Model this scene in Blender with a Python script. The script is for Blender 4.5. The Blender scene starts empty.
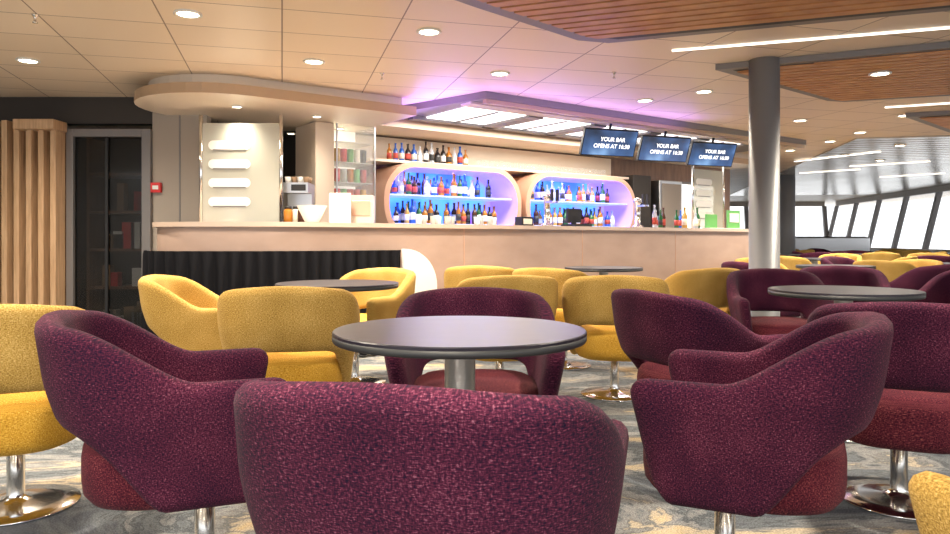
import bpy, math, random
from mathutils import Matrix, Vector
random.seed(7)
F=720.0; EYE=1.02; HY=240.0
def P(px,py,z):
    Y=F*(EYE-z)/(py-HY); return ((px-475)/F*Y, Y, z)
def PX(px,Y): return (px-475)/F*Y
# ------------------------------------------------------------ materials
def newmat(name):
    m=bpy.data.materials.new(name); m.use_nodes=True
    nt=m.node_tree; return m,nt,nt.nodes['Principled BSDF']
def mat(name,col,rough=.5,metal=0,emi=None,es=0,trans=0,alpha=1,coat=0,spec=None,vary=.05):
    m,nt,b=newmat(name)
    b.inputs['Base Color'].default_value=(*col,1); b.inputs['Roughness'].default_value=rough
    b.inputs['Metallic'].default_value=metal
    if emi: b.inputs['Emission Color'].default_value=(*emi,1); b.inputs['Emission Strength'].default_value=es
    b.inputs['Transmission Weight'].default_value=trans; b.inputs['Alpha'].default_value=alpha
    b.inputs['Coat Weight'].default_value=coat
    if spec is not None: b.inputs['Specular IOR Level'].default_value=spec
    if not emi and trans==0 and alpha==1:
        n=nt.nodes.new('ShaderNodeTexNoise'); n.inputs['Scale'].default_value=9
        r=nt.nodes.new('ShaderNodeMapRange'); r.inputs[3].default_value=max(0,rough-vary); r.inputs[4].default_value=min(1,rough+vary)
        nt.links.new(n.outputs[0],r.inputs[0]); nt.links.new(r.outputs[0],b.inputs['Roughness'])
    return m
def ramp(nt,stops,interp='LINEAR'):
    r=nt.nodes.new('ShaderNodeValToRGB'); cr=r.color_ramp; cr.interpolation=interp
    while len(cr.elements)>1: cr.elements.remove(cr.elements[-1])
    cr.elements[0].position=stops[0][0]; cr.elements[0].color=(*stops[0][1],1)
    for p,c in stops[1:]:
        e=cr.elements.new(p); e.color=(*c,1)
    return r
def fabric(name,stops,uv=True,sc=1.0):
    m,nt,b=newmat(name); L=nt.links.new
    tc=nt.nodes.new('ShaderNodeTexCoord')
    src=tc.outputs['UV' if uv else 'Object']
    def nz(scale,s):
        mp=nt.nodes.new('ShaderNodeMapping'); mp.inputs['Scale'].default_value=scale
        L(src,mp.inputs[0]); n=nt.nodes.new('ShaderNodeTexNoise'); n.inputs['Scale'].default_value=s
        n.inputs['Detail'].default_value=2; L(mp.outputs[0],n.inputs['Vector']); return n
    a=nz((.35,1,.4),420*sc); c=nz((1,.4,1),350*sc); d=nz((1,1,1),5)
    mx=nt.nodes.new('ShaderNodeMix'); mx.data_type='FLOAT'; mx.inputs[0].default_value=.42
    L(a.outputs[0],mx.inputs[2]); L(c.outputs[0],mx.inputs[3])
    ad=nt.nodes.new('ShaderNodeMath'); ad.operation='MULTIPLY_ADD'; ad.inputs[1].default_value=.2
    sb=nt.nodes.new('ShaderNodeMath'); sb.operation='SUBTRACT'; sb.inputs[1].default_value=.5
    L(d.outputs[0],sb.inputs[0]); L(sb.outputs[0],ad.inputs[0]); L(mx.outputs[0],ad.inputs[2])
    r=ramp(nt,stops); L(ad.outputs[0],r.inputs[0]); L(r.outputs[0],b.inputs['Base Color'])
    bp=nt.nodes.new('ShaderNodeBump'); bp.inputs['Strength'].default_value=.6; bp.inputs['Distance'].default_value=.003
    L(mx.outputs[0],bp.inputs['Height']); L(bp.outputs[0],b.inputs['Normal'])
    b.inputs['Roughness'].default_value=.9; b.inputs['Specular IOR Level'].default_value=.12
    b.inputs['Sheen Weight'].default_value=.03
    return m
PURP=[(.34,(.006,.003,.016)),(.43,(.024,.005,.018)),(.51,(.052,.008,.024)),(.59,(.105,.019,.044)),(.67,(.22,.08,.12))]
REDS=[(.34,(.02,.003,.012)),(.45,(.060,.008,.018)),(.55,(.13,.020,.030)),(.66,(.30,.09,.08))]
YELL=[(.34,(.18,.105,.020)),(.46,(.37,.225,.052)),(.55,(.50,.315,.085)),(.66,(.68,.48,.19))]
YSEA=[(.34,(.28,.13,.012)),(.46,(.47,.245,.025)),(.56,(.60,.35,.05)),(.66,(.76,.52,.15))]
m_purp=fabric('burgundy_tweed',PURP); m_red=fabric('burgundy_seat_tweed',REDS)
m_yel=fabric('mustard_tweed',YELL); m_yseat=fabric('mustard_seat_tweed',YSEA)
m_chrome=mat('polished_steel',(.75,.74,.72),.16,1)
m_brushed=mat('brushed_steel',(.55,.55,.56),.35,1)
m_ttop=mat('dark_table_laminate',(.020,.018,.027),.33,0,spec=.32,vary=.01)
m_tedge=mat('table_edge',(.022,.024,.026),.5)
m_black=mat('black_plastic',(.012,.012,.014),.5)
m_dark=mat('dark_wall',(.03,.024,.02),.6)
m_cream=mat('cream_panel',(.64,.54,.43),.45)
m_greige=mat('greige_wall',(.34,.29,.24),.5)
m_white=mat('white_lacquer',(.82,.81,.78),.35)
m_copper=mat('copper_lacquer',(.64,.38,.26),.3,.25)
m_rim=mat('niche_rim_violet_glow',(.50,.38,.80),.3,emi=(.42,.16,1),es=.32)
m_shelf=mat('niche_shelf_glow',(.5,.6,1),.3,emi=(.35,.50,1),es=.35)
m_grey=mat('grey_trim',(.19,.175,.17),.4,.2)
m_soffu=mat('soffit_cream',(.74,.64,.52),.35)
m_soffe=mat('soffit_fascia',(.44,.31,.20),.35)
m_counter=mat('counter_top',(.52,.40,.32),.25)
m_column=mat('column_grey',(.20,.205,.22),.45,.1)
m_lamp=mat('lamp_glow',(1,1,1),.5,emi=(1,.86,.62),es=14)
m_panelglow=mat('white_light_panel',(1,1,1),.5,emi=(1,.97,.92),es=1.2)
m_cab=mat('cabinet_backlight',(.9,.86,.8),.5,emi=(1,.93,.85),es=.35)
m_led=mat('led_line',(1,1,1),.5,emi=(1,.93,.82),es=1.4)
m_redp=mat('red_plastic',(.6,.02,.02),.4)
m_green=mat('green_card',(.12,.38,.10),.5)
m_frost=mat('frosted_glass',(.62,.62,.54),.5,alpha=.6)
m_clear=mat('clear_glass',(.8,.85,.85),.05,alpha=.13)
m_tint=mat('dark_glass',(.02,.02,.02),.08,alpha=.45)
m_card=mat('cardboard',(.30,.2,.12),.8)
m_poster=mat('poster_print',(.35,.3,.27),.6)
m_metalc=mat('glossy_metal_ceiling',(.62,.58,.52),.22,.9)

def m_wood_make(name,c1,c2,scale,rot=0):
    m,nt,b=newmat(name); L=nt.links.new
    tc=nt.nodes.new('ShaderNodeTexCoord'); mp=nt.nodes.new('ShaderNodeMapping')
    mp.inputs['Scale'].default_value=scale; mp.inputs['Rotation'].default_value=(0,0,rot)
    n=nt.nodes.new('ShaderNodeTexNoise'); n.inputs['Scale'].default_value=6; n.inputs['Detail'].default_value=6
    L(tc.outputs['Object'],mp.inputs[0]); L(mp.outputs[0],n.inputs['Vector'])
    r=ramp(nt,[(.3,c1),(.7,c2)]); L(n.outputs[0],r.inputs[0]); L(r.outputs[0],b.inputs['Base Color'])
    b.inputs['Roughness'].default_value=.4
    return m
m_slat=m_wood_make('oak_slats',(.46,.28,.15),(.66,.43,.25),(8,8,.6))
m_woodc=m_wood_make('cherry_ceiling_slats',(.46,.19,.07),(.62,.30,.12),(1,1,1))
m_barfront=m_wood_make('bar_front_laminate',(.38,.265,.21),(.44,.315,.255),(.5,.5,1))
m_brown=m_wood_make('brown_panel',(.16,.08,.045),(.26,.14,.08),(3,3,.5))
def m_ceiling_make():
    m,nt,b=newmat('ceiling_tiles'); L=nt.links.new
    tc=nt.nodes.new('ShaderNodeTexCoord'); mp=nt.nodes.new('ShaderNodeMapping')
    mp.inputs['Rotation'].default_value=(0,0,math.radians(-15))
    br=nt.nodes.new('ShaderNodeTexBrick'); br.offset=0; br.inputs['Scale'].default_value=1
    br.inputs['Brick Width'].default_value=.76; br.inputs['Row Height'].default_value=.52
    br.inputs['Mortar Size'].default_value=.005; br.inputs['Mortar Smooth'].default_value=.1
    br.inputs['Color1'].default_value=(.78,.65,.50,1); br.inputs['Color2'].default_value=(.84,.71,.56,1)
    br.inputs['Mortar'].default_value=(.25,.17,.12,1)
    L(tc.outputs['Object'],mp.inputs[0]); L(mp.outputs[0],br.inputs['Vector'])
    L(br.outputs['Color'],b.inputs['Base Color']); b.inputs['Roughness'].default_value=.4
    bp=nt.nodes.new('ShaderNodeBump'); bp.inputs['Strength'].default_value=.4; bp.inputs['Distance'].default_value=.004; bp.invert=True
    L(br.outputs['Fac'],bp.inputs['Height']); L(bp.outputs[0],b.inputs['Normal'])
    return m
m_ceil=m_ceiling_make()
def m_carpet_make():
    m,nt,b=newmat('patterned_carpet'); L=nt.links.new
    tc=nt.nodes.new('ShaderNodeTexCoord')
    mp=nt.nodes.new('ShaderNodeMapping'); mp.inputs['Scale'].default_value=(.8,1.9,1); mp.inputs['Rotation'].default_value=(0,0,.35)
    L(tc.outputs['Object'],mp.inputs[0])
    n=nt.nodes.new('ShaderNodeTexNoise'); n.inputs['Scale'].default_value=1.3; n.inputs['Detail'].default_value=9; n.inputs['Roughness'].default_value=.68; n.inputs['Distortion'].default_value=.7
    L(mp.outputs[0],n.inputs['Vector'])
    r=ramp(nt,[(.30,(.05,.055,.07)),(.40,(.10,.11,.13)),(.455,(.165,.18,.195)),(.475,(.08,.09,.10)),(.495,(.20,.21,.22)),(.53,(.29,.29,.285)),(.555,(.15,.155,.16)),(.575,(.46,.40,.31)),(.64,(.56,.43,.25)),(.68,(.24,.25,.25))])
    L(n.outputs[0],r.inputs[0])
    f=nt.nodes.new('ShaderNodeTexNoise'); f.inputs['Scale'].default_value=180; L(tc.outputs['Object'],f.inputs['Vector'])
    r2=ramp(nt,[(.35,(.55,.55,.55)),(.65,(1.25,1.25,1.25))]); L(f.outputs[0],r2.inputs[0])
    mx=nt.nodes.new('ShaderNodeMix'); mx.data_type='RGBA'; mx.blend_type='MULTIPLY'; mx.inputs[0].default_value=1
    L(r.outputs[0],mx.inputs[6]); L(r2.outputs[0],mx.inputs[7]); L(mx.outputs[2],b.inputs['Base Color'])
    b.inputs['Roughness'].default_value=.95; b.inputs['Specular IOR Level'].default_value=.1
    bp=nt.nodes.new('ShaderNodeBump'); bp.inputs['Strength'].default_value=.5; bp.inputs['Distance'].default_value=.004
    L(f.outputs[0],bp.inputs['Height']); L(bp.outputs[0],b.inputs['Normal'])
    return m
m_carpet=m_carpet_make()
def m_blue_make():
    m,nt,b=newmat('blue_backlit_panel'); L=nt.links.new
    tc=nt.nodes.new('ShaderNodeTexCoord'); n=nt.nodes.new('ShaderNodeTexNoise'); n.inputs['Scale'].default_value=1.6
    L(tc.outputs['Object'],n.inputs['Vector'])
    r=ramp(nt,[(.35,(.03,.12,1)),(.52,(.08,.34,1)),(.68,(.32,.12,1))]); L(n.outputs[0],r.inputs[0])
    L(r.outputs[0],b.inputs['Emission Color']); b.inputs['Emission Strength'].default_value=1.3
    b.inputs['Base Color'].default_value=(.03,.06,.5,1)
    return m
m_blue=m_blue_make()
def m_tv_make():
    m,nt,b=newmat('tv_picture'); L=nt.links.new
    tc=nt.nodes.new('ShaderNodeTexCoord'); n=nt.nodes.new('ShaderNodeTexNoise'); n.inputs['Scale'].default_value=2.5
    L(tc.outputs['Object'],n.inputs['Vector'])
    r=ramp(nt,[(.35,(.02,.03,.05)),(.55,(.05,.10,.22)),(.72,(.22,.38,.62))]); L(n.outputs[0],r.inputs[0])
    L(r.outputs[0],b.inputs['Emission Color']); b.inputs['Emission Strength'].default_value=1.1
    b.inputs['Base Color'].default_value=(.01,.01,.02,1); b.inputs['Roughness'].default_value=.2
    return m
m_tv=m_tv_make()
m_txt=mat('tv_text_white',(1,1,1),.5,emi=(1,1,1),es=1.0)
m_curt=mat('black_velvet',(.008,.008,.010),.85,spec=.1)
# ------------------------------------------------------------ mesh builder
class MB:
    def __init__(s,M=None): s.v=[];s.f=[];s.mi=[];s.sm=[];s.M=M;s.mats=[]
    def m(s,mat):
        if mat not in s.mats: s.mats.append(mat)
        return s.mats.index(mat)
    def add(s,vs,fs,mat,smooth=False,T=None):
        o=len(s.v); k=s.m(mat)
        for v in vs:
            v=Vector(v)
            if T is not None: v=T@v
            if s.M is not None: v=s.M@v
            s.v.append(v)
        for f in fs: s.f.append(tuple(i+o for i in f)); s.mi.append(k); s.sm.append(smooth)
    def box(s,x0,x1,y0,y1,z0,z1,mat,T=None):
        vs=[(x0,y0,z0),(x1,y0,z0),(x1,y1,z0),(x0,y1,z0),(x0,y0,z1),(x1,y0,z1),(x1,y1,z1),(x0,y1,z1)]
        s.add(vs,[(0,3,2,1),(4,5,6,7),(0,1,5,4),(1,2,6,5),(2,3,7,6),(3,0,4,7)],mat,T=T)
    def prism(s,poly,z0,z1,mat,mat_side=None,smooth=False):
        n=len(poly)
        a=sum(poly[i][0]*poly[(i+1)%n][1]-poly[(i+1)%n][0]*poly[i][1] for i in range(n))
        if a<0: poly=poly[::-1]
        vs=[(x,y,z0) for x,y in poly]+[(x,y,z1) for x,y in poly]
        s.add(vs,[tuple(range(n))[::-1],tuple(range(n,2*n))],mat)
        s.add(vs,[(i,(i+1)%n,(i+1)%n+n,i+n) for i in range(n)],mat_side or mat,smooth)
    def lathe(s,prof,mat,c=(0,0,0),n=24,T=None,smooth=True):
        vs=[];fs=[]
        for r,z in prof:
            for i in range(n):
                a=2*math.pi*i/n; vs.append((c[0]+r*math.cos(a),c[1]+r*math.sin(a),c[2]+z))
        for j in range(len(prof)-1):
            for i in range(n):
                k=(i+1)%n; fs.append((j*n+i,j*n+k,(j+1)*n+k,(j+1)*n+i))
        fs.append(tuple(range(n))[::-1]); fs.append(tuple((len(prof)-1)*n+i for i in range(n)))
        s.add(vs,fs,mat,smooth,T)
    def mesh(s,name):
        me=bpy.data.meshes.new(name); me.from_pydata([tuple(v) for v in s.v],[],s.f)
        for m in s.mats: me.materials.append(m)
        me.polygons.foreach_set('material_index',s.mi); me.polygons.foreach_set('use_smooth',s.sm)
        me.update(); return me
    def obj(s,name,bevel=0,center=True):
        loc=Vector((0,0,0))
        if center and s.v:
            xs=[v.x for v in s.v];ys=[v.y for v in s.v];zs=[v.z for v in s.v]
            loc=Vector(((min(xs)+max(xs))/2,(min(ys)+max(ys))/2,min(zs)))
            s.v=[v-loc for v in s.v]
        o=bpy.data.objects.new(name,s.mesh(name)); o.location=loc
        bpy.context.collection.objects.link(o)
        if bevel:
            b=o.modifiers.new('b','BEVEL'); b.width=bevel; b.segments=2; b.limit_method='ANGLE'; b.angle_limit=.6
        return o
def ss(a,b,x):
    t=max(0,min(1,(x-a)/(b-a))); return t*t*(3-2*t)
# ------------------------------------------------------------ tub chair meshes
def shell_mesh(name,mat):
    hw=.302; pts=[]
    n=2.9
    for i in range(40): pts.append((hw, .235-(.345)*i/40))
    for i in range(61):
        a=math.pi/2*i/60
        pts.append((hw*max(0,math.cos(a))**(2/n), -.11-.255*max(0,math.sin(a))**(2/n)))
    pts=pts+[(-x,y) for x,y in pts[::-1][1:]]
    d=[0]
    for i in range(1,len(pts)): d.append(d[-1]+math.dist(pts[i],pts[i-1]))
    Lg=d[-1]; N=76
    ends=[0,.004,.012,.024,.04,.06]
    us=ends+[ .06+(Lg-.12)*i/(N) for i in range(1,N)]+[Lg-e for e in ends[::-1]]
    def at(u):
        for i in range(1,len(d)):
            if d[i]>=u-1e-9:
                t=(u-d[i-1])/max(1e-9,d[i]-d[i-1])
                return (pts[i-1][0]+(pts[i][0]-pts[i-1][0])*t, pts[i-1][1]+(pts[i][1]-pts[i-1][1])*t)
        return pts[-1]
    K=9;C=6
    vs=[];uvs=[];ring=0
    for u in us:
        x,y=at(u); a=at(max(0,u-.012)); b=at(min(Lg,u+.012))
        tx,ty=b[0]-a[0],b[1]-a[1]; l=math.hypot(tx,ty); nx,ny=-ty/l,tx/l
        if nx*x+ny*(y+.05)<0: nx,ny=-nx,-ny
        e=min(u,Lg-u); k=1.0
        if e<.06: k=math.sqrt(max(0.0,1-(1-e/.06)**2))
        back=ss(-.05,-.33,y)
        top=.632+.150*ss(-.02,-.30,y)+.028*(1-(x/hw)**2)*back
        bot=.272+.225*ss(-.12,-.35,y)
        top-= .055*(1-k); bot+=.10*(1-k)
        t=.037*max(k,.12)
        sec=[]
        z0=bot+t; z1=top-t
        for j in range(K): sec.append((t,z0+(z1-z0)*j/(K-1)))
        for j in range(1,C): an=math.pi*j/C; sec.append((t*math.cos(an),z1+t*math.sin(an)))
        for j in range(K): sec.append((-t,z1-(z1-z0)*j/(K-1)))
        for j in range(1,C): an=math.pi*j/C; sec.append((-t*math.cos(an),z0-t*math.sin(an)))
        ring=len(sec)
        for j,(o,z) in enumerate(sec):
            zn=max(0,min(1,(z-.275)/.36)); s=.85+.15*ss(0,1.1,zn)
            X=(x+nx*o)*s; Y=(y+ny*o)*(s if y<0 else 1)
            if y>0: Y-=.075*(1-zn)*ss(0,.24,y)
            Y-=.055*max(0,min(1,(z-.45)/.38))*back
            vs.append((X,Y,z)); uvs.append((u+(.003 if o<0 else 0), z))
    fs=[];R=len(us)
    for i in range(R-1):
        for j in range(ring):
            k=(j+1)%ring
            fs.append((i*ring+j,i*ring+k,(i+1)*ring+k,(i+1)*ring+j))
    fs.append(tuple(range(ring))[::-1]); fs.append(tuple((R-1)*ring+j for j in range(ring)))
    me=bpy.data.meshes.new(name); me.from_pydata(vs,[],fs)
    uvl=me.uv_layers.new(name='UVMap')
    for lp in me.loops: uvl.data[lp.index].uv=uvs[lp.vertex_index]
    for p in me.polygons: p.use_smooth=True
    me.materials.append(mat); me.update()
    import bmesh
    bm=bmesh.new(); bm.from_mesh(me); bmesh.ops.recalc_face_normals(bm,faces=bm.faces); bm.to_mesh(me); bm.free()
    return me
def seat_mesh(name,mat):
    prof=[(.55,.262),(.80,.266),(.92,.28),(.985,.305),(1,.34),(1,.40),(.985,.43),(.94,.452),(.86,.463),(.6,.472),(.25,.476)]
    n=48; vs=[];fs=[];uvs=[]
    for s,z in prof:
        for i in range(n):
            a=2*math.pi*i/n; c,sn=math.cos(a),math.sin(a)
            x=.258*s*math.copysign(abs(c)**(2/3.0),c); y=-.05+.285*s*math.copysign(abs(sn)**(2/3.0),sn)
            vs.append((x,y,z)); uvs.append((x,y) if z>.44 else (a*.26,z))
    for j in range(len(prof)-1):
        for i in range(n):
            k=(i+1)%n; fs.append((j*n+i,j*n+k,(j+1)*n+k,(j+1)*n+i))
    fs.append(tuple(range(n))[::-1]); fs.append(tuple((len(prof)-1)*n+i for i in range(n)))
    me=bpy.data.meshes.new(name); me.from_pydata(vs,[],fs)
    uvl=me.uv_layers.new(name='UVMap')
    for lp in me.loops: uvl.data[lp.index].uv=uvs[lp.vertex_index]
    for p in me.polygons: p.use_smooth=True
    me.materials.append(mat); me.update(); return me
sh={'p':shell_mesh('tub_back_burgundy',m_purp),'y':shell_mesh('tub_back_mustard',m_yel)}
se={'p':seat_mesh('seat_burgundy',m_red),'y':seat_mesh('seat_mustard',m_yseat)}
mb=MB()
mb.lathe([(.215,0),(.222,.004),(.220,.010),(.14,.016),(.06,.024),(.036,.036),(.031,.05),(.031,.262),(.10,.266),(.10,.272)],m_chrome,n=32)
ped=mb.mesh('chair_pedestal')
def part(name,me,par):
    o=bpy.data.objects.new(name,me); bpy.context.collection.objects.link(o); o.parent=par; return o
def chair(x,y,ang,c):
    e=bpy.data.objects.new('burgundy_tub_armchair' if c=='p' else 'mustard_tub_armchair',None)
    bpy.context.collection.objects.link(e); e.empty_display_size=.2
    e.location=(x,y,0); e.rotation_euler=(0,0,math.radians(ang-90))
    part('backrest_and_arms',sh[c],e); part('seat',se[c],e); part('pedestal',ped,e)
mb=MB()
mb.lathe([(.05,.722),(.355,.722),(.372,.725),(.375,.730),(.375,.745)],m_tedge,n=64)
mb.lathe([(.375,.745),(.375,.752),(.372,.755),(.30,.755)],m_ttop,n=64,smooth=False)
ttop=mb.mesh('table_top')
mb=MB(); mb.lathe([(.25,0),(.257,.005),(.255,.012),(.15,.02),(.06,.03),(.046,.05),(.046,.715),(.12,.717),(.12,.723)],m_brushed,n=32)
tped=mb.mesh('table_pedestal')
def table(x,y):
    e=bpy.data.objects.new('round_pedestal_table',None); bpy.context.collection.objects.link(e)
    e.location=(x,y,0); part('table_top',ttop,e); part('pedestal',tped,e)
table(-.045,2.15); table(-.85,4.46); table(1.97,3.85); table(1.25,7.0)
chair(-.035,1.46,76,'p')
chair(-.845,2.25,22,'p')
chair(.77,2.22,155,'p')
chair(.0,2.82,270,'p')
chair(-.93,3.70,98,'y')
chair(-1.55,4.40,5,'y')
chair(-.86,5.15,240,'y')
chair(-1.76,2.76,108,'y')
chair(.16,4.75,100,'y')
chair(.92,4.75,80,'y')
chair(.72,5.85,60,'y')
chair(1.08,3.22,22,'p')
chair(2.12,4.95,262,'p')
chair(1.66,2.82,66,'p')
chair(1.70,5.85,110,'y')
chair(2.85,5.55,250,'p'); chair(3.45,5.2,200,'p')
chair(1.085,1.06,96,'y')
chair(.10,6.35,80,'y')
cols=['y','p','y']
for i,(cx,cy) in enumerate([(3.75,7.5),(5.3,8.3),(4.95,10.5),(6.9,10.9),(7.4,13.6),(9.3,14.2),(5.9,13.9),(9.2,17.4),(6.8,17.2),(6.2,22),(9.4,22)]):
    table(cx,cy)
    for k in range(4):
        a=math.radians(20+90*k+i*13); chair(cx+.85*math.cos(a),cy+.85*math.sin(a),math.degrees(a)+180,cols[(i+k//2)%3])
# ------------------------------------------------------------ room shell
mb=MB(); mb.box(-8,16,-3,31,-.08,0,m_carpet); mb.obj('floor',center=False)
CZ=2.47
mb=MB(); mb.box(-8,16,-1.2,31,CZ,CZ+.1,m_ceil); mb.obj('ceiling',center=False)
WY=7.3
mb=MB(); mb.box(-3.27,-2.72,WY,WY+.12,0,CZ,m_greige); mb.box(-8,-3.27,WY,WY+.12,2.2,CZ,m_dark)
mb.box(-8,-4.85,WY,WY+.12,0,2.2,m_greige)
mb.box(-3.0,-2.985,WY-.006,WY,0,CZ,m_grey)
mb.obj('wall_back')
mb=MB(); mb.box(-8.1,-8,-3,WY+2,0,CZ,m_greige); mb.obj('wall_left')
mb=MB(); mb.box(-8,-1.0,9.6,9.7,0,CZ,m_dark); mb.obj('wall_storage')
mb=MB()
mb.box(-4.12,-4.05,WY-.05,WY-.001,0,2.14,m_grey); mb.box(-3.36,-3.27,WY-.05,WY-.001,0,2.14,m_grey); mb.box(-4.05,-3.36,WY-.05,WY-.001,2.06,2.14,m_grey)
mb.box(-3.74,-3.71,WY-.03,WY-.001,0,2.06,m_black)
mb.obj('door_1',bevel=.005)
mb=MB(); mb.box(-4.04,-3.75,WY,WY+.01,.02,2.05,m_tint); mb.box(-3.70,-3.37,WY,WY+.01,.02,2.05,m_tint); mb.obj('glass_door_panes')
mb=MB()
mb.box(-4.10,-3.30,8.0,8.05,0,2.1,m_dark)
for z in (.05,.5,.9,1.3,1.7): mb.box(-4.1,-3.3,7.6,8.0,z,z+.03,m_brown)
mb.box(-4.1,-4.07,7.6,8.05,0,2.1,m_brown); mb.box(-3.3,-3.27,7.6,8.05,0,2.1,m_brown)
for k in range(22):
    z=random.choice([.08,.53,.93,1.33]); x=random.uniform(-4.0,-3.5); h=random.uniform(.12,.3)
    mb.box(x,x+random.uniform(.06,.16),7.62,7.62+.1+.01*k/22,z,z+h,random.choice([m_card,m_poster,m_redp,m_white,m_card]))
mb.obj('display_shelf')
mb=MB()
for i in range(8):
    x=-5.02+i*.12
    mb.box(x,x+.055,WY-.22,WY-.05,.03,2.2,m_slat)
mb.box(-5.05,-4.13,WY-.05,WY-.01,0,2.2,m_brown)
mb.box(-5.06,-4.13,WY-.24,WY-.03,0,.03,m_slat)
mb.obj('oak_slat_screen',bevel=.004)
mb=MB(); mb.box(-4.5,-4.1,WY-.3,WY-.055,2.10,2.20,m_slat); mb.obj('trim_1',bevel=.01)
mb=MB(); mb.box(PX(151,7.27),PX(161,7.27),WY-.045,WY-.005,1.50,1.60,m_redp); mb.box(PX(153,7.27),PX(159,7.27),WY-.05,WY-.045,1.53,1.57,m_white); mb.obj('fire_call_point',bevel=.004)
mb=MB(); mb.lathe([(.135,0),(.135,.06),(.118,.062),(.118,CZ)],m_column,n=40,c=(2.33,5.8,0)); mb.obj('round_column')
mb=MB(); mb.lathe([(.2,0),(.2,CZ)],m_column,n=32,c=(6.9,16,0)); mb.obj('round_column')
# ------------------------------------------------------------ bar local frame
TH=math.radians(36.2)
BM=Matrix.Translation((-1.4,6.05,0))@Matrix.Rotation(TH,4,'Z')
def BW(s,w): 
    v=BM@Vector((s,w,0)); return v.x,v.y
def bez(p0,p1,p2,n=10): return [((1-t)**2*p0[0]+2*(1-t)*t*p1[0]+t*t*p2[0],(1-t)**2*p0[1]+2*(1-t)*t*p1[1]+t*t*p2[1]) for t in [i/n for i in range(n+1)]]
front=[(-2.78,7.25)]+bez((-2.78,6.5),(-2.80,5.98),(-2.35,5.95),10)+bez((-1.75,5.95),(-1.5,5.97),(-1.28,6.14),8)
E2=BW(6.6,.35); E3=BW(6.6,1.0)
front+=bez(BW(6.25,0),BW(6.6,0),E2,8)+[E3]
def offset(path,d):
    out=[]
    for i,p in enumerate(path):
        a=path[max(0,i-1)]; b=path[min(len(path)-1,i+1)]
        tx,ty=b[0]-a[0],b[1]-a[1]; l=math.hypot(tx,ty); out.append((p[0]+ty/l*d, p[1]-tx/l*d))
    return out
inner=offset(front,-.55)
outer=offset(front,.04)
def strip(mb,pa,pb,z0,z1,mat,smooth=True):
    n=len(pa)
    vs=[(x,y,z0) for x,y in pa]+[(x,y,z1) for x,y in pa]+[(x,y,z0) for x,y in pb]+[(x,y,z1) for x,y in pb]
    fs=[]
    for i in range(n-1):
        fs+=[(i,i+1,n+i+1,n+i),(2*n+i+1,2*n+i,3*n+i,3*n+i+1)]
    mb.add(vs,fs,mat,smooth)
    fs=[]
    for i in range(n-1):
        fs+=[(n+i,n+i+1,3*n+i+1,3*n+i),(i+1,i,2*n+i,2*n+i+1)]
    fs+=[(0,n,3*n,2*n),(n-1,3*n-1,4*n-1,2*n-1)]
    mb.add(vs,fs,mat,False)
mb=MB()
strip(mb,front,offset(front,-.10),.1,1.13,m_barfront)
strip(mb,offset(front,-.03),offset(front,-.12),0,.1,m_black)
strip(mb,outer,inner,1.13,1.17,m_counter)
for s in [1.6,3.2,4.8]:
    mb.box(s,s+.005,-.003,.01,.1,1.13,m_copper,T=BM)
mb.obj('bar_counter')
def dense(path,step=.012):
    out=[]; 
    for i in range(len(path)-1):
        a,b=path[i],path[i+1]; l=math.dist(a,b); k=max(1,int(l/step))
        for j in range(k): out.append((a[0]+(b[0]-a[0])*j/k,a[1]+(b[1]-a[1])*j/k))
    return out
fr=[p for p in dense(offset(front[3:],.10)) if (p[0]/p[1])<(402-475)/F]
acc=0;offp=[]
for i,p in enumerate(fr):
    q=fr[min(len(fr)-1,i+1)]
    pr=fr[max(0,i-1)]; tx,ty=q[0]-pr[0],q[1]-pr[1]; l=math.hypot(tx,ty) or 1
    w=.022*math.sin(acc*2*math.pi/.11)+.006*math.sin(acc*31)
    offp.append((p[0]+ty/l*w,p[1]-tx/l*w)); acc+=math.dist(p,q)
mb=MB(); n=len(offp)
vs=[]
for z,am in zip([.93,.90,.5,.02],[.5,.8,1,1.3]):
    for (x,y),(x0,y0) in zip(offp,fr): vs.append((x0+(x-x0)*am,y0+(y-y0)*am,z))
fs=[]
for r in range(3):
    for i in range(n-1): fs.append((r*n+i,r*n+i+1,(r+1)*n+i+1,(r+1)*n+i))
mb.add(vs,fs,m_curt,True); mb.obj('pleated_black_curtain')
ex,ey=fr[-1]
WM=Matrix.Translation((ex,ey,0))@Matrix.Rotation(TH,4,'Z')
prof=[(.01,0),(.36,0)]+[(.36-.34*(1-math.cos(math.radians(a))) ,.60+.34*math.sin(math.radians(a))) for a in range(0,91,8)]+[(.01,.94)]
mb=MB(WM@Matrix.Rotation(math.radians(90),4,'X')); mb.prism(prof,-.02,.03,m_white,m_white,smooth=False)
mb.obj('white_curved_screen',bevel=.008)
# ------------------------------------------------------------ back bar
def pill(s0,s1,z0,z1,r,n=10):
    pts=[]
    for cx,cz,a0 in [(s1-r,z1-r,0),(s0+r,z1-r,90),(s0+r,z0+r,180),(s1-r,z0+r,270)]:
        for i in range(n+1):
            a=math.radians(a0+90*i/n); pts.append((cx+r*math.cos(a),cz+r*math.sin(a)))
    return pts
W0=1.70
bm_cols=[mat('glass_amber',(.40,.15,.02),.12),mat('glass_green',(.02,.12,.04),.12),mat('glass_dark',(.012,.01,.012),.12),mat('glass_clearish',(.65,.72,.80),.1,alpha=.6),mat('glass_blue',(.02,.10,.45),.12),mat('glass_dark_brown',(.06,.02,.01),.15),mat('glass_gold',(.55,.33,.08),.2)]
m_lab=[mat('label_cream',(.8,.74,.6),.6),mat('label_black',(.03,.03,.03),.6),mat('label_red',(.45,.06,.04),.6),mat('label_white',(.85,.85,.85),.6)]
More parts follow.
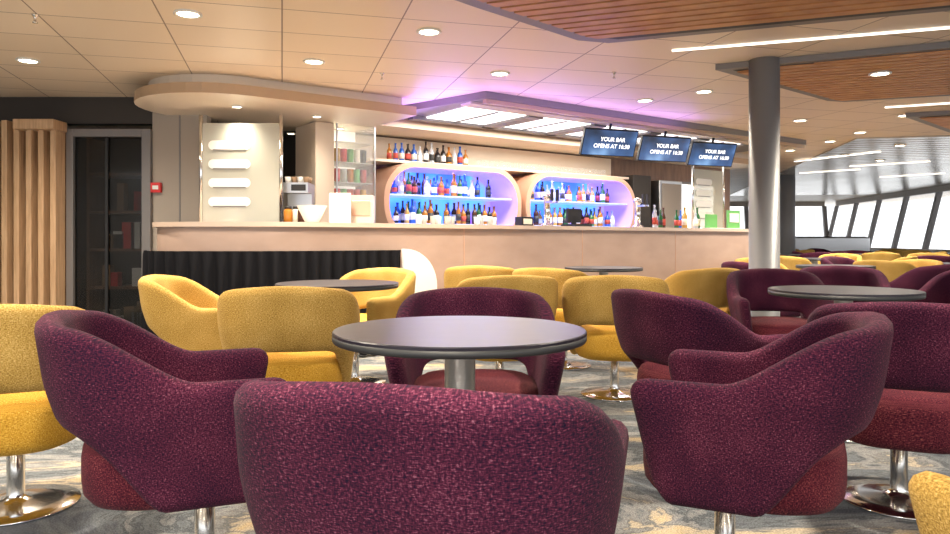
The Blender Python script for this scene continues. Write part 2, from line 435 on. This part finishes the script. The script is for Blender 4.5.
def bottle(bb,s,w,z,h):
    r=random.uniform(.028,.04); m=random.choice(bm_cols)
    bb.lathe([(r*.9,0),(r,.008),(r,h*.55),(r*.85,h*.62),(r*.38,h*.74),(r*.34,h*.92),(r*.42,h*.925),(r*.42,h)],m,c=(s,w,z),n=10)
    bb.lathe([(r*1.02,h*.15),(r*1.02,h*.45)],random.choice(m_lab),c=(s,w,z),n=10)
def bay(s0,s1):
    z0,z1=1.0,1.92
    mb=MB(BM)
    o=pill(s0,s1,z0,z1,.42); i=pill(s0+.07,s1-.07,z0+.06,z1-.06,.36); n=len(o)
    wf=W0-.30; wb=W0+.30
    vs=[(x,wf,z) for x,z in o]+[(x,wb,z) for x,z in o]+[(x,wf,z) for x,z in i]+[(x,wb,z) for x,z in i]
    f1=[];f2=[]
    for k in range(n):
        j=(k+1)%n
        f1.append((k,j,j+n,k+n)); f2.append((2*n+j,2*n+k,3*n+k,3*n+j))
    mb.add(vs,f1,m_copper,True); mb.add(vs,f2,m_rim,True)
    mb.add(vs,[(k,2*n+k,2*n+(k+1)%n,(k+1)%n) for k in range(n)],m_copper)
    mb.add([(x,wb-.03,z) for x,z in i],[tuple(range(n))],m_blue)
    for z in (1.20,1.535):
        mb.box(s0+.10,s1-.10,W0-.22,wb-.05,z,z+.015,m_shelf)
    mb.obj('illuminated_bottle_niche')
    bb=MB(BM)
    for z,cnt in ((1.216,19),(1.551,17)):
        for row in (0,1):
            for k in range(cnt):
                if random.random()<.15: continue
                sx=s0+.24+(s1-s0-.46)*(k+.5*row)/cnt; w=W0-.12+row*.16+random.uniform(-.02,.02)
                edge=min(sx-s0,s1-sx); hm=.29 if edge>.3 else .20
                bottle(bb,sx,w,z,random.uniform(hm*.72,hm))
    bb.obj('liquor_bottle_rows')
bay(1.50,3.50); bay(3.58,5.68)
mb=MB(BM)
mb.box(1.45,8.9,W0+.33,W0+.42,0,CZ,m_brown)
mb.box(.80,1.45,W0+.33,W0+.42,0,CZ,m_cream)
mb.obj('wall_bar_back')
mb=MB(BM); mb.box(1.46,5.75,W0-.02,W0+.32,0,.99,m_cream); mb.obj('back_bar_cabinet')
mb=MB(BM)
mb.box(1.43,5.75,W0-.10,W0+.30,1.925,1.955,m_cream)
mb.box(1.43,5.75,W0+.26,W0+.31,1.955,2.26,m_cream)
mb.obj('top_shelf')
bb=MB(BM)
for k in range(14): bottle(bb,1.76+k*.085,W0+.05,1.956,random.uniform(.2,.27))
bb.obj('liquor_bottle_rows')
mb=MB(BM)
for k in range(24): mb.lathe([(.02,0),(.034,.02),(.036,.1)],m_clear,c=(3.1+k*.1,W0+.08,1.956),n=10)
mb.obj('glassware_row')
mb=MB(BM)
mb.box(.70,.92,W0-.25,W0+.3,0,2.28,m_cream); mb.box(.92,1.40,W0+.2,W0+.3,0,2.28,m_cab)
mb.obj('cream_pillar',bevel=.01)
mb=MB(BM)
for z in (1.20,1.42,1.64,1.86,2.08): 
    mb.box(.93,1.38,W0-.25,W0+.19,z,z+.012,m_frost)
mb.box(1.385,1.40,W0-.27,W0+.19,1.0,2.28,m_clear); mb.box(.93,1.385,W0-.27,W0-.26,1.0,2.28,m_clear)
for x in (.925,1.385): mb.box(x,x+.015,W0-.285,W0-.27,1.0,2.28,m_brushed)
for z in (1.212,1.432,1.652,1.872):
    for k in range(5):
        for r in range(2): mb.lathe([(.02,0),(.034,.02),(.037,.15)],random.choice([m_lab[1],m_lab[0],bm_cols[0],m_green,m_lab[2],bm_cols[6],m_redp,m_frost]),c=(.99+k*.08,W0-.16+r*.15,z),n=10)
mb.obj('glass_display_cabinet')
def frosted(name,M,x0,x1,z0,z1):
    mb=MB(M)
    H=z1-z0
    cuts=[(z0+H*(.16+.19*k),z0+H*(.16+.19*k)+.09) for k in range(4)]
    mb.box(x0,x1,0,.012,z0,z1,m_frost)
    for c0,c1 in cuts:
        r=(c1-c0)/2; xs=x0+.07+r; xe=x0+(x1-x0)*.62-r; cz=(c0+c1)/2
        pts=[(xe+r*math.cos(math.radians(a)),cz+r*math.sin(math.radians(a))) for a in range(-90,91,18)]+[(xs-r*math.cos(math.radians(a)),cz-r*math.sin(math.radians(a))) for a in range(-90,91,18)]
        mb.add([(x,-.003,z) for x,z in pts],[tuple(range(len(pts)))],m_white)
        mb.add([(x,.015,z) for x,z in pts],[tuple(range(len(pts)))],m_white)
        mb.box(xs,xe,-.006,-.003,c0-.006,c0+.006,m_grey)
    mb.lathe([(.018,0),(.018,z1-z0+.1)],m_chrome,c=(x0,0,z0-.02),n=12); mb.lathe([(.018,0),(.018,z1-z0+.1)],m_chrome,c=(x1,0,z0-.02),n=12)
    mb.obj(name)
frosted('frosted_glass_screen',Matrix.Translation((0,6.9,0)),PX(201,6.9),PX(281,6.9),1.19,2.14)
frosted('frosted_glass_screen',BM@Matrix.Translation((0,.50,0)),5.80,6.5,1.19,2.0)
mb=MB(); mb.box(-2.75,-2.0,7.5,8.0,0,1.17,m_grey); mb.box(-2.7,-2.05,7.55,7.95,1.17,1.6,m_brushed)
mb.obj('back_service_cabinet',bevel=.01)
mb=MB(); x=PX(298,7.1); 
mb.box(x-.12,x+.12,7.0,7.3,0,1.17,m_grey)
mb.box(x-.12,x+.12,7.0,7.3,1.17,1.25,m_black); mb.box(x-.12,x+.12,7.17,7.3,1.25,1.48,m_brushed); mb.box(x-.12,x+.12,7.0,7.3,1.48,1.58,m_brushed); mb.box(x-.04,x+.10,6.99,7.0,1.5,1.56,m_black)
mb.lathe([(.03,0),(.035,.08)],m_white,c=(x,7.08,1.25),n=12)
for k in range(8): mb.lathe([(.025,0),(.035,.06)],m_card if k%2 else m_white,c=(x-.09+.06*(k%4),7.08+.1*(k//4),1.58),n=12)
mb.obj('coffee_machine')
def item(f,name,bevel=0): mb=MB(); f(mb); mb.obj(name,bevel=bevel)
bx,by=PX(312,6.45),6.45
item(lambda m:m.lathe([(.04,0),(.06,.005),(.13,.15),(.135,.155),(.125,.15),(.05,.015),(.01,.012)],m_white,c=(bx,by,1.171),n=32),'white_serving_bowl')
bx2=PX(340,6.75)
item(lambda m:(m.box(bx2-.10,bx2+.10,6.74,6.76,1.18,1.46,m_white),m.box(bx2-.11,bx2+.11,6.70,6.80,1.171,1.18,m_brushed)),'menu_sign')
bx3=PX(362,6.95)
item(lambda m:(m.box(bx3-.11,bx3+.11,6.9,7.05,1.171,1.45,m_cream),m.box(bx3-.09,bx3+.09,6.89,6.9,1.25,1.40,m_copper)),'dispenser_box',bevel=.01)
mb=MB()
for k,px in enumerate((289,296,303)):
    c=(PX(px,6.75),6.72+.05*(k%2),1.171)
    mb.lathe([(.035,0),(.042,.01),(.042,.12),(.030,.14)],[bm_cols[0],m_lab[0],bm_cols[5]][k],c=c,n=14); mb.lathe([(.034,.14),(.034,.165)],m_black,c=c,n=14)
mb.obj('glass_jars')
mb=MB(BM)
for k in range(10):
    mb.lathe([(.022,0),(.03,.004),(.034,.09)],m_frost if k%3 else m_white,c=(1.30+.085*k+(.2 if k>5 else 0),.34+.05*(k%2),1.171),n=12)
mb.obj('tumbler_glasses')
mb=MB(BM); mb.box(2.52,2.68,.22,.34,1.171,1.27,m_black); mb.box(2.54,2.66,.215,.22,1.19,1.25,m_lab[0]); mb.obj('napkin_dispenser',bevel=.005)
def tap(mb):
    mb.lathe([(.07,0),(.07,.02),(.035,.04),(.035,.30),(.05,.31),(.05,.36),(.01,.37)],m_chrome,c=(0,0,1.171),n=20)
    for dx in(-.04,.04): mb.box(dx-.008,dx+.008,-.14,-.03,1.17+.26,1.17+.28,m_chrome); mb.box(dx-.012,dx+.012,-.14,-.11,1.45,1.58,m_black)
for s in (2.95,4.45):
    mb=MB(BM@Matrix.Translation((s,.3,0))); tap(mb); mb.obj('beer_tap_tower')
mb=MB(BM)
mb.box(3.25,3.5,.15,.4,1.171,1.2,m_black); mb.box(3.27,3.48,.3,.33,1.22,1.38,m_black); mb.box(3.35,3.40,.3,.33,1.2,1.3,m_black)
mb.obj('cash_register')
bb=MB(BM)
for k in range(9): bottle(bb,4.65+k*.12,.2+random.uniform(0,.2),1.171,random.uniform(.2,.3))
bb.obj('counter_bottles')
mb=MB(BM)
mb.box(5.62,5.86,.15,.17,1.18,1.36,m_green); mb.box(6.02,6.3,.10,.12,1.18,1.42,m_green); mb.box(5.6,6.32,.08,.2,1.171,1.18,m_white)
mb.box(6.06,6.26,.09,.1,1.26,1.38,m_white)
mb.obj('green_leaflet_stand')
mb=MB(BM)
mb.box(5.85,6.25,W0-.1,W0+.3,0,2.0,m_dark); mb.box(6.45,7.0,W0-.1,W0+.3,0,1.95,m_brushed); mb.box(6.5,6.95,W0-.12,W0-.1,1.0,1.9,m_greige)
mb.obj('tall_fridge',bevel=.01)
mb=MB(BM); mb.box(7.15,8.3,W0+.25,W0+.28,1.1,1.95,m_panelglow); mb.box(7.1,8.35,W0+.28,W0+.325,1.05,2.0,m_grey); mb.obj('illuminated_menu_panel')
def tv(s):
    T=BM@Matrix.Translation((s-.05,.18,2.16))@Matrix.Rotation(math.radians(-16),4,'Z')@Matrix.Rotation(math.radians(22),4,'X')
    e=bpy.data.objects.new('hanging_tv_screen',None); bpy.context.collection.objects.link(e); e.matrix_world=T
    mb=MB(); W,H=.36,.16
    mb.box(-W,W,0,.04,-H,H,m_black); mb.box(-W+.012,W-.012,-.003,0,-H+.012,H-.012,m_tv)
    o=mb.obj('screen',center=False); o.parent=e
    mb=MB(); mb.lathe([(.015,0),(.015,.23)],m_black,c=(0,.06,.02),n=8); o=mb.obj('bracket',center=False); o.parent=e
    for k,t in enumerate(['YOUR BAR','OPENS AT 16:30']):
        c=bpy.data.curves.new('caption','FONT'); c.body=t; c.size=.068; c.align_x='CENTER'; c.materials.append(m_txt); c.offset=.001; c.extrude=.001
        o=bpy.data.objects.new('caption_%d'%(k+1),c); bpy.context.collection.objects.link(o); o.parent=e
        o.location=(.03,-.006,.02-.08*k); o.rotation_euler=(math.pi/2,0,0)
for s in (3.88,4.87,5.85): tv(s)
# ------------------------------------------------------------ soffit and canopy
def arcp(cx,cy,r,a0,a1,n=16): return [(cx+r*math.cos(math.radians(a0+(a1-a0)*i/n)),cy+r*math.sin(math.radians(a0+(a1-a0)*i/n))) for i in range(n+1)]
poly=arcp(-.30,1.33,.78,-90,-250)+[(1.0,2.02),(8.8,2.02),(8.8,1.30),(1.40,1.30),(1.40,.55)]
mb=MB(BM)
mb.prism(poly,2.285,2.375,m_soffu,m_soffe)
p2=arcp(-.30,1.33,.66,-90,-250)+[(1.0,2.02),(8.8,2.02),(8.8,1.42),(1.30,1.42),(1.30,.67)]
mb.prism(p2,2.375,CZ,m_soffu)
mb.obj('bar_soffit')
mb=MB(BM)
s0,s1,w0,w1=1.66,7.6,-.12,1.26
poly=[(s0-.22,w1),(s0+.12,w0),(s1,w0),(s1,w1)]
mb.prism(poly,2.40,CZ,m_grey,m_grey)
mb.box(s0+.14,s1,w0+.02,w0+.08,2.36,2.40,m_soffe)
x=s0+.22
while x<s1-.9:
    mb.box(x,x+.80,.34,1.12,2.385,2.40,m_panelglow); mb.box(x+.80,x+1.0,.28,1.2,2.36,2.40,m_grey); 
    mb.box(x+.39,x+.42,.34,1.12,2.375,2.385,m_grey)
    x+=1.0
mb.box(s0+.1,s1,.10,.28,2.38,2.40,m_cream); mb.box(s0+.05,s1,1.12,1.24,2.36,2.40,m_grey)
mb.obj('bar_light_canopy')
# ------------------------------------------------------------ wooden ceiling coffers
RA=math.radians(-20)
def coffer(poly,name):
    mb=MB()
    c=(sum(p[0] for p in poly)/len(poly),sum(p[1] for p in poly)/len(poly))
    mb.prism(poly,CZ-.05,CZ-.001,m_grey)
    inn=[(c[0]+(x-c[0])*.94,c[1]+(y-c[1])*.94) for x,y in poly]
    mb.prism(inn,CZ-.052,CZ-.048,m_black)
    ca,sa=math.cos(RA),math.sin(RA)
    loc=[(x*ca+y*sa,-x*sa+y*ca) for x,y in inn]
    y0=min(p[1] for p in loc); y1=max(p[1] for p in loc); y=y0+.02
    def span(yy):
        xs=[]
        for i in range(len(loc)):
            a,b=loc[i],loc[(i+1)%len(loc)]
            if (a[1]-yy)*(b[1]-yy)<0: xs.append(a[0]+(b[0]-a[0])*(yy-a[1])/(b[1]-a[1]))
        return (min(xs),max(xs)) if len(xs)>=2 else None
    R=Matrix.Rotation(RA,4,'Z')
    while y<y1-.08:
        a=span(y);b=span(y+.08)
        if a and b:
            q=[(a[0],y),(a[1],y),(b[1],y+.08),(b[0],y+.08)]
            vs=[(p[0],p[1],CZ-.052) for p in q]+[(p[0],p[1],CZ-.062) for p in q]
            mb.add(vs,[(4,7,6,5),(0,1,5,4),(1,2,6,5),(2,3,7,6),(3,0,4,7)],m_woodc,T=R)
        y+=.11
    mb.obj(name)
coffer([(-1.6,2.6),(.0,4.33),(.72,5.05),(.95,5.12),(3.3,4.25),(5.2,3.5),(4.2,1.2),(1.4,1.0)],'slatted_wood_ceiling_panel')
coffer([(1.98,5.93),(3.55,7.25),(3.75,7.3),(7.4,6.0),(6.4,3.9),(3.44,5.25)],'slatted_wood_ceiling_panel')
coffer([(4.9,8.2),(6.2,9.4),(9.5,8.2),(8.6,6.8)],'slatted_wood_ceiling_panel')
def led(p0,p1,w=.02,z=CZ-.012,name='led_strip_light'):
    mb=MB(); a=Vector((p0[0],p0[1],0));b=Vector((p1[0],p1[1],0)); d=(b-a).normalized(); n=Vector((-d.y,d.x,0))*w
    mb.add([tuple(v+Vector((0,0,zz))) for zz in(z,z+.011) for v in (a-n,b-n,b+n,a+n)],[(0,3,2,1),(4,5,6,7),(0,1,5,4),(1,2,6,5),(2,3,7,6),(3,0,4,7)],m_led)
    mb.obj(name)
led(P(672,50,CZ),P(960,26,CZ),.012); led(P(885,107,CZ),P(960,102,CZ),.02)
mb=MB(Matrix.Translation((5.4,10.2,0))@Matrix.Rotation(math.radians(-12),4,'Z'))
for k in range(52):
    mb.box(0,7.2 if k<40 else 6.0,k*.26,k*.26+.20,CZ-.02,CZ-.002,m_metalc)
mb.obj('linear_metal_ceiling')
for (a,b) in [((795,160),(880,150)),((850,165),(930,160)),((800,172),(860,168)),((880,176),(945,172))]: led(P(*a,CZ),P(*b,CZ),.03,z=CZ-.034)
mb=MB(); mb.lathe([(.085,0),(.088,-.010),(.070,-.014),(.066,-.006)],m_white,n=24); mb.lathe([(.066,-.008),(.03,-.009)],m_lamp,n=24)
dl=mb.mesh('recessed_downlight')
def down(px,py,z=CZ,e=0):
    x,y,_=P(px,py,z); downxy(x,y,z,e)
def downxy(x,y,z=CZ,e=0):
    o=bpy.data.objects.new('recessed_downlight',dl); bpy.context.collection.objects.link(o); o.location=(x,y,z)
    if z<CZ-.15: o.scale=(.6,.6,1)
    if e:
        l=bpy.data.lights.new('downlight_beam','SPOT'); l.energy=e; l.color=(1,.88,.71); l.spot_size=math.radians(150); l.spot_blend=1; l.shadow_soft_size=.08
        q=bpy.data.objects.new('downlight_beam',l); bpy.context.collection.objects.link(q); q.location=(0,0,-.03); q.parent=o
K=3.9
for a in [(188,13,CZ,60),(429,31,CZ,60),(314,61,CZ,60),(500,73,CZ,50),(704,91,CZ,50),(880,73,CZ-.062,50),(645,100,CZ,0),(905,115,CZ,40),(800,120,CZ,60),(830,141,CZ),(770,128,CZ),(860,132,CZ,60),(790,150,CZ,60),(845,155,CZ-.02),(900,145,CZ-.02,80),(880,160,CZ-.02,90)]:
    a=list(a)+([0] if len(a)==3 else []); down(a[0],a[1],a[2],a[3]*K)
for x,y in [(-3.4,4.0),(-3.6,5.8),(-4.6,2.2),(-2.0,2.6),(-2.5,.6),(-.4,.9),(-.3,-.6),(2.6,.2),(4.4,4.9)]: downxy(x,y,CZ,55*K)  # extra downlights added to brighten the room, nearly all out of view
downxy(1.4,2.9,CZ-.062,60*K)  # likewise an added fill downlight, above the frame
for a in [(237,106,2.285,14),(291,133,2.285,10),(317,116,2.285,10),(340,128,2.285,8),(672,153,2.285,10)]: down(a[0],a[1],a[2],a[3]*K)
mb=MB(); mb.lathe([(.02,0),(.02,-.01),(.008,-.015),(.008,-.05),(.016,-.052),(.016,-.056)],m_chrome,n=10); spr=mb.mesh('sprinkler_head')
for px,py in [(35,14),(382,73),(614,72)]:
    x,y,z=P(px,py,CZ); o=bpy.data.objects.new('sprinkler_head',spr); bpy.context.collection.objects.link(o); o.location=(x,y,z)
# ------------------------------------------------------------ far windows
def window_wall(p0,p1,n,name,z0=.78,z1=2.30,lean=.25):
    a=Vector((*p0,0)); b=Vector((*p1,0)); d=b-a; L=d.length; ang=math.atan2(d.y,d.x)
    T=Matrix.Translation(a)@Matrix.Rotation(ang,4,'Z')
    mb=MB(T); mb.box(0,L,-.05,.05,0,z0,m_white); mb.box(0,L,-.05+lean,.05+lean,z1,CZ,m_greige); mb.box(0,L,-.2,.05,z0-.04,z0,m_cream)
    mb.obj('wall_'+name)
    for i in range(n+1):
        mb=MB(T); x=L*i/n
        vs=[(x-.07,-.06,z0),(x+.07,-.06,z0),(x+.07,.06,z0),(x-.07,.06,z0)]+[(x-.07,-.06+lean,z1),(x+.07,-.06+lean,z1),(x+.07,.06+lean,z1),(x-.07,.06+lean,z1)]
        mb.add(vs,[(0,3,2,1),(4,5,6,7),(0,1,5,4),(1,2,6,5),(2,3,7,6),(3,0,4,7)],m_grey); mb.obj('trim_%d'%(i+10))
        if i<n:
            mb=MB(T); x2=L*(i+1)/n
            mb.add([(x,0,z0),(x2,0,z0),(x2,lean,z1),(x,lean,z1)],[(0,1,2,3)],m_clear); mb.obj('window_%d'%(i+1))
window_wall((13.2,27),(11.2,13.5),7,'right',lean=.35)
window_wall((4.5,27.5),(13.2,27),6,'far')
window_wall((11.2,13.5),(9.5,-2),8,'right_near',lean=.35)
mb=MB(); mb.box(-2,4.5,27.4,27.6,0,CZ,m_greige); mb.obj('wall_far')
mb=MB()
mb.box(6.9,10.9,20.0,20.1,0,1.12,m_grey); mb.box(6.9,10.9,19.4,20.0,0,.45,m_grey); mb.box(6.9,10.9,19.85,20.0,.45,1.1,m_brushed)
mb.obj('banquette_sofa',bevel=.03)
# ------------------------------------------------------------ lights
w=bpy.data.worlds.new('World'); bpy.context.scene.world=w; w.use_nodes=True
bg=w.node_tree.nodes['Background']; bg.inputs[0].default_value=(.93,.96,1,1); bg.inputs[1].default_value=1.5
def area(name,loc,size,e,col,rot=(0,0,0)):
    l=bpy.data.lights.new(name,'AREA'); l.shape='RECTANGLE'; l.size=size[0]; l.size_y=size[1]; l.energy=e; l.color=col
    o=bpy.data.objects.new(name,l); bpy.context.collection.objects.link(o); o.location=loc; o.rotation_euler=rot; return o
for s in (2.5,4.6):
    x,y=BW(s,1.6); area('niche_light',(x,y,1.84),(1.4,.1),10,(.28,.26,1),(0,0,TH))
x,y=BW(3.5,.9); area('canopy_light',(x,y,2.35),(3.8,.6),80,(1,.93,.83),(0,0,TH))
x,y=BW(3.2,-.30); area('purple_led_glow',(x,y,2.24),(3.2,.1),6,(.42,.22,1),(math.radians(180),0,TH))
x,y=BW(1.55,.5); area('purple_led_glow',(x,y,2.25),(.06,1.2),5,(.42,.22,1),(math.radians(180),0,TH))
# camera
cam=bpy.data.cameras.new('cam'); co=bpy.data.objects.new('camera',cam); bpy.context.collection.objects.link(co)
co.location=(0,0,EYE); co.rotation_euler=(math.pi/2,0,0); cam.sensor_width=36; cam.lens=36*F/950; cam.shift_y=-(267-HY)/950; cam.clip_start=.05
bpy.context.scene.camera=co
vs=bpy.context.scene.view_settings; vs.view_transform='Standard'; vs.exposure=0.6
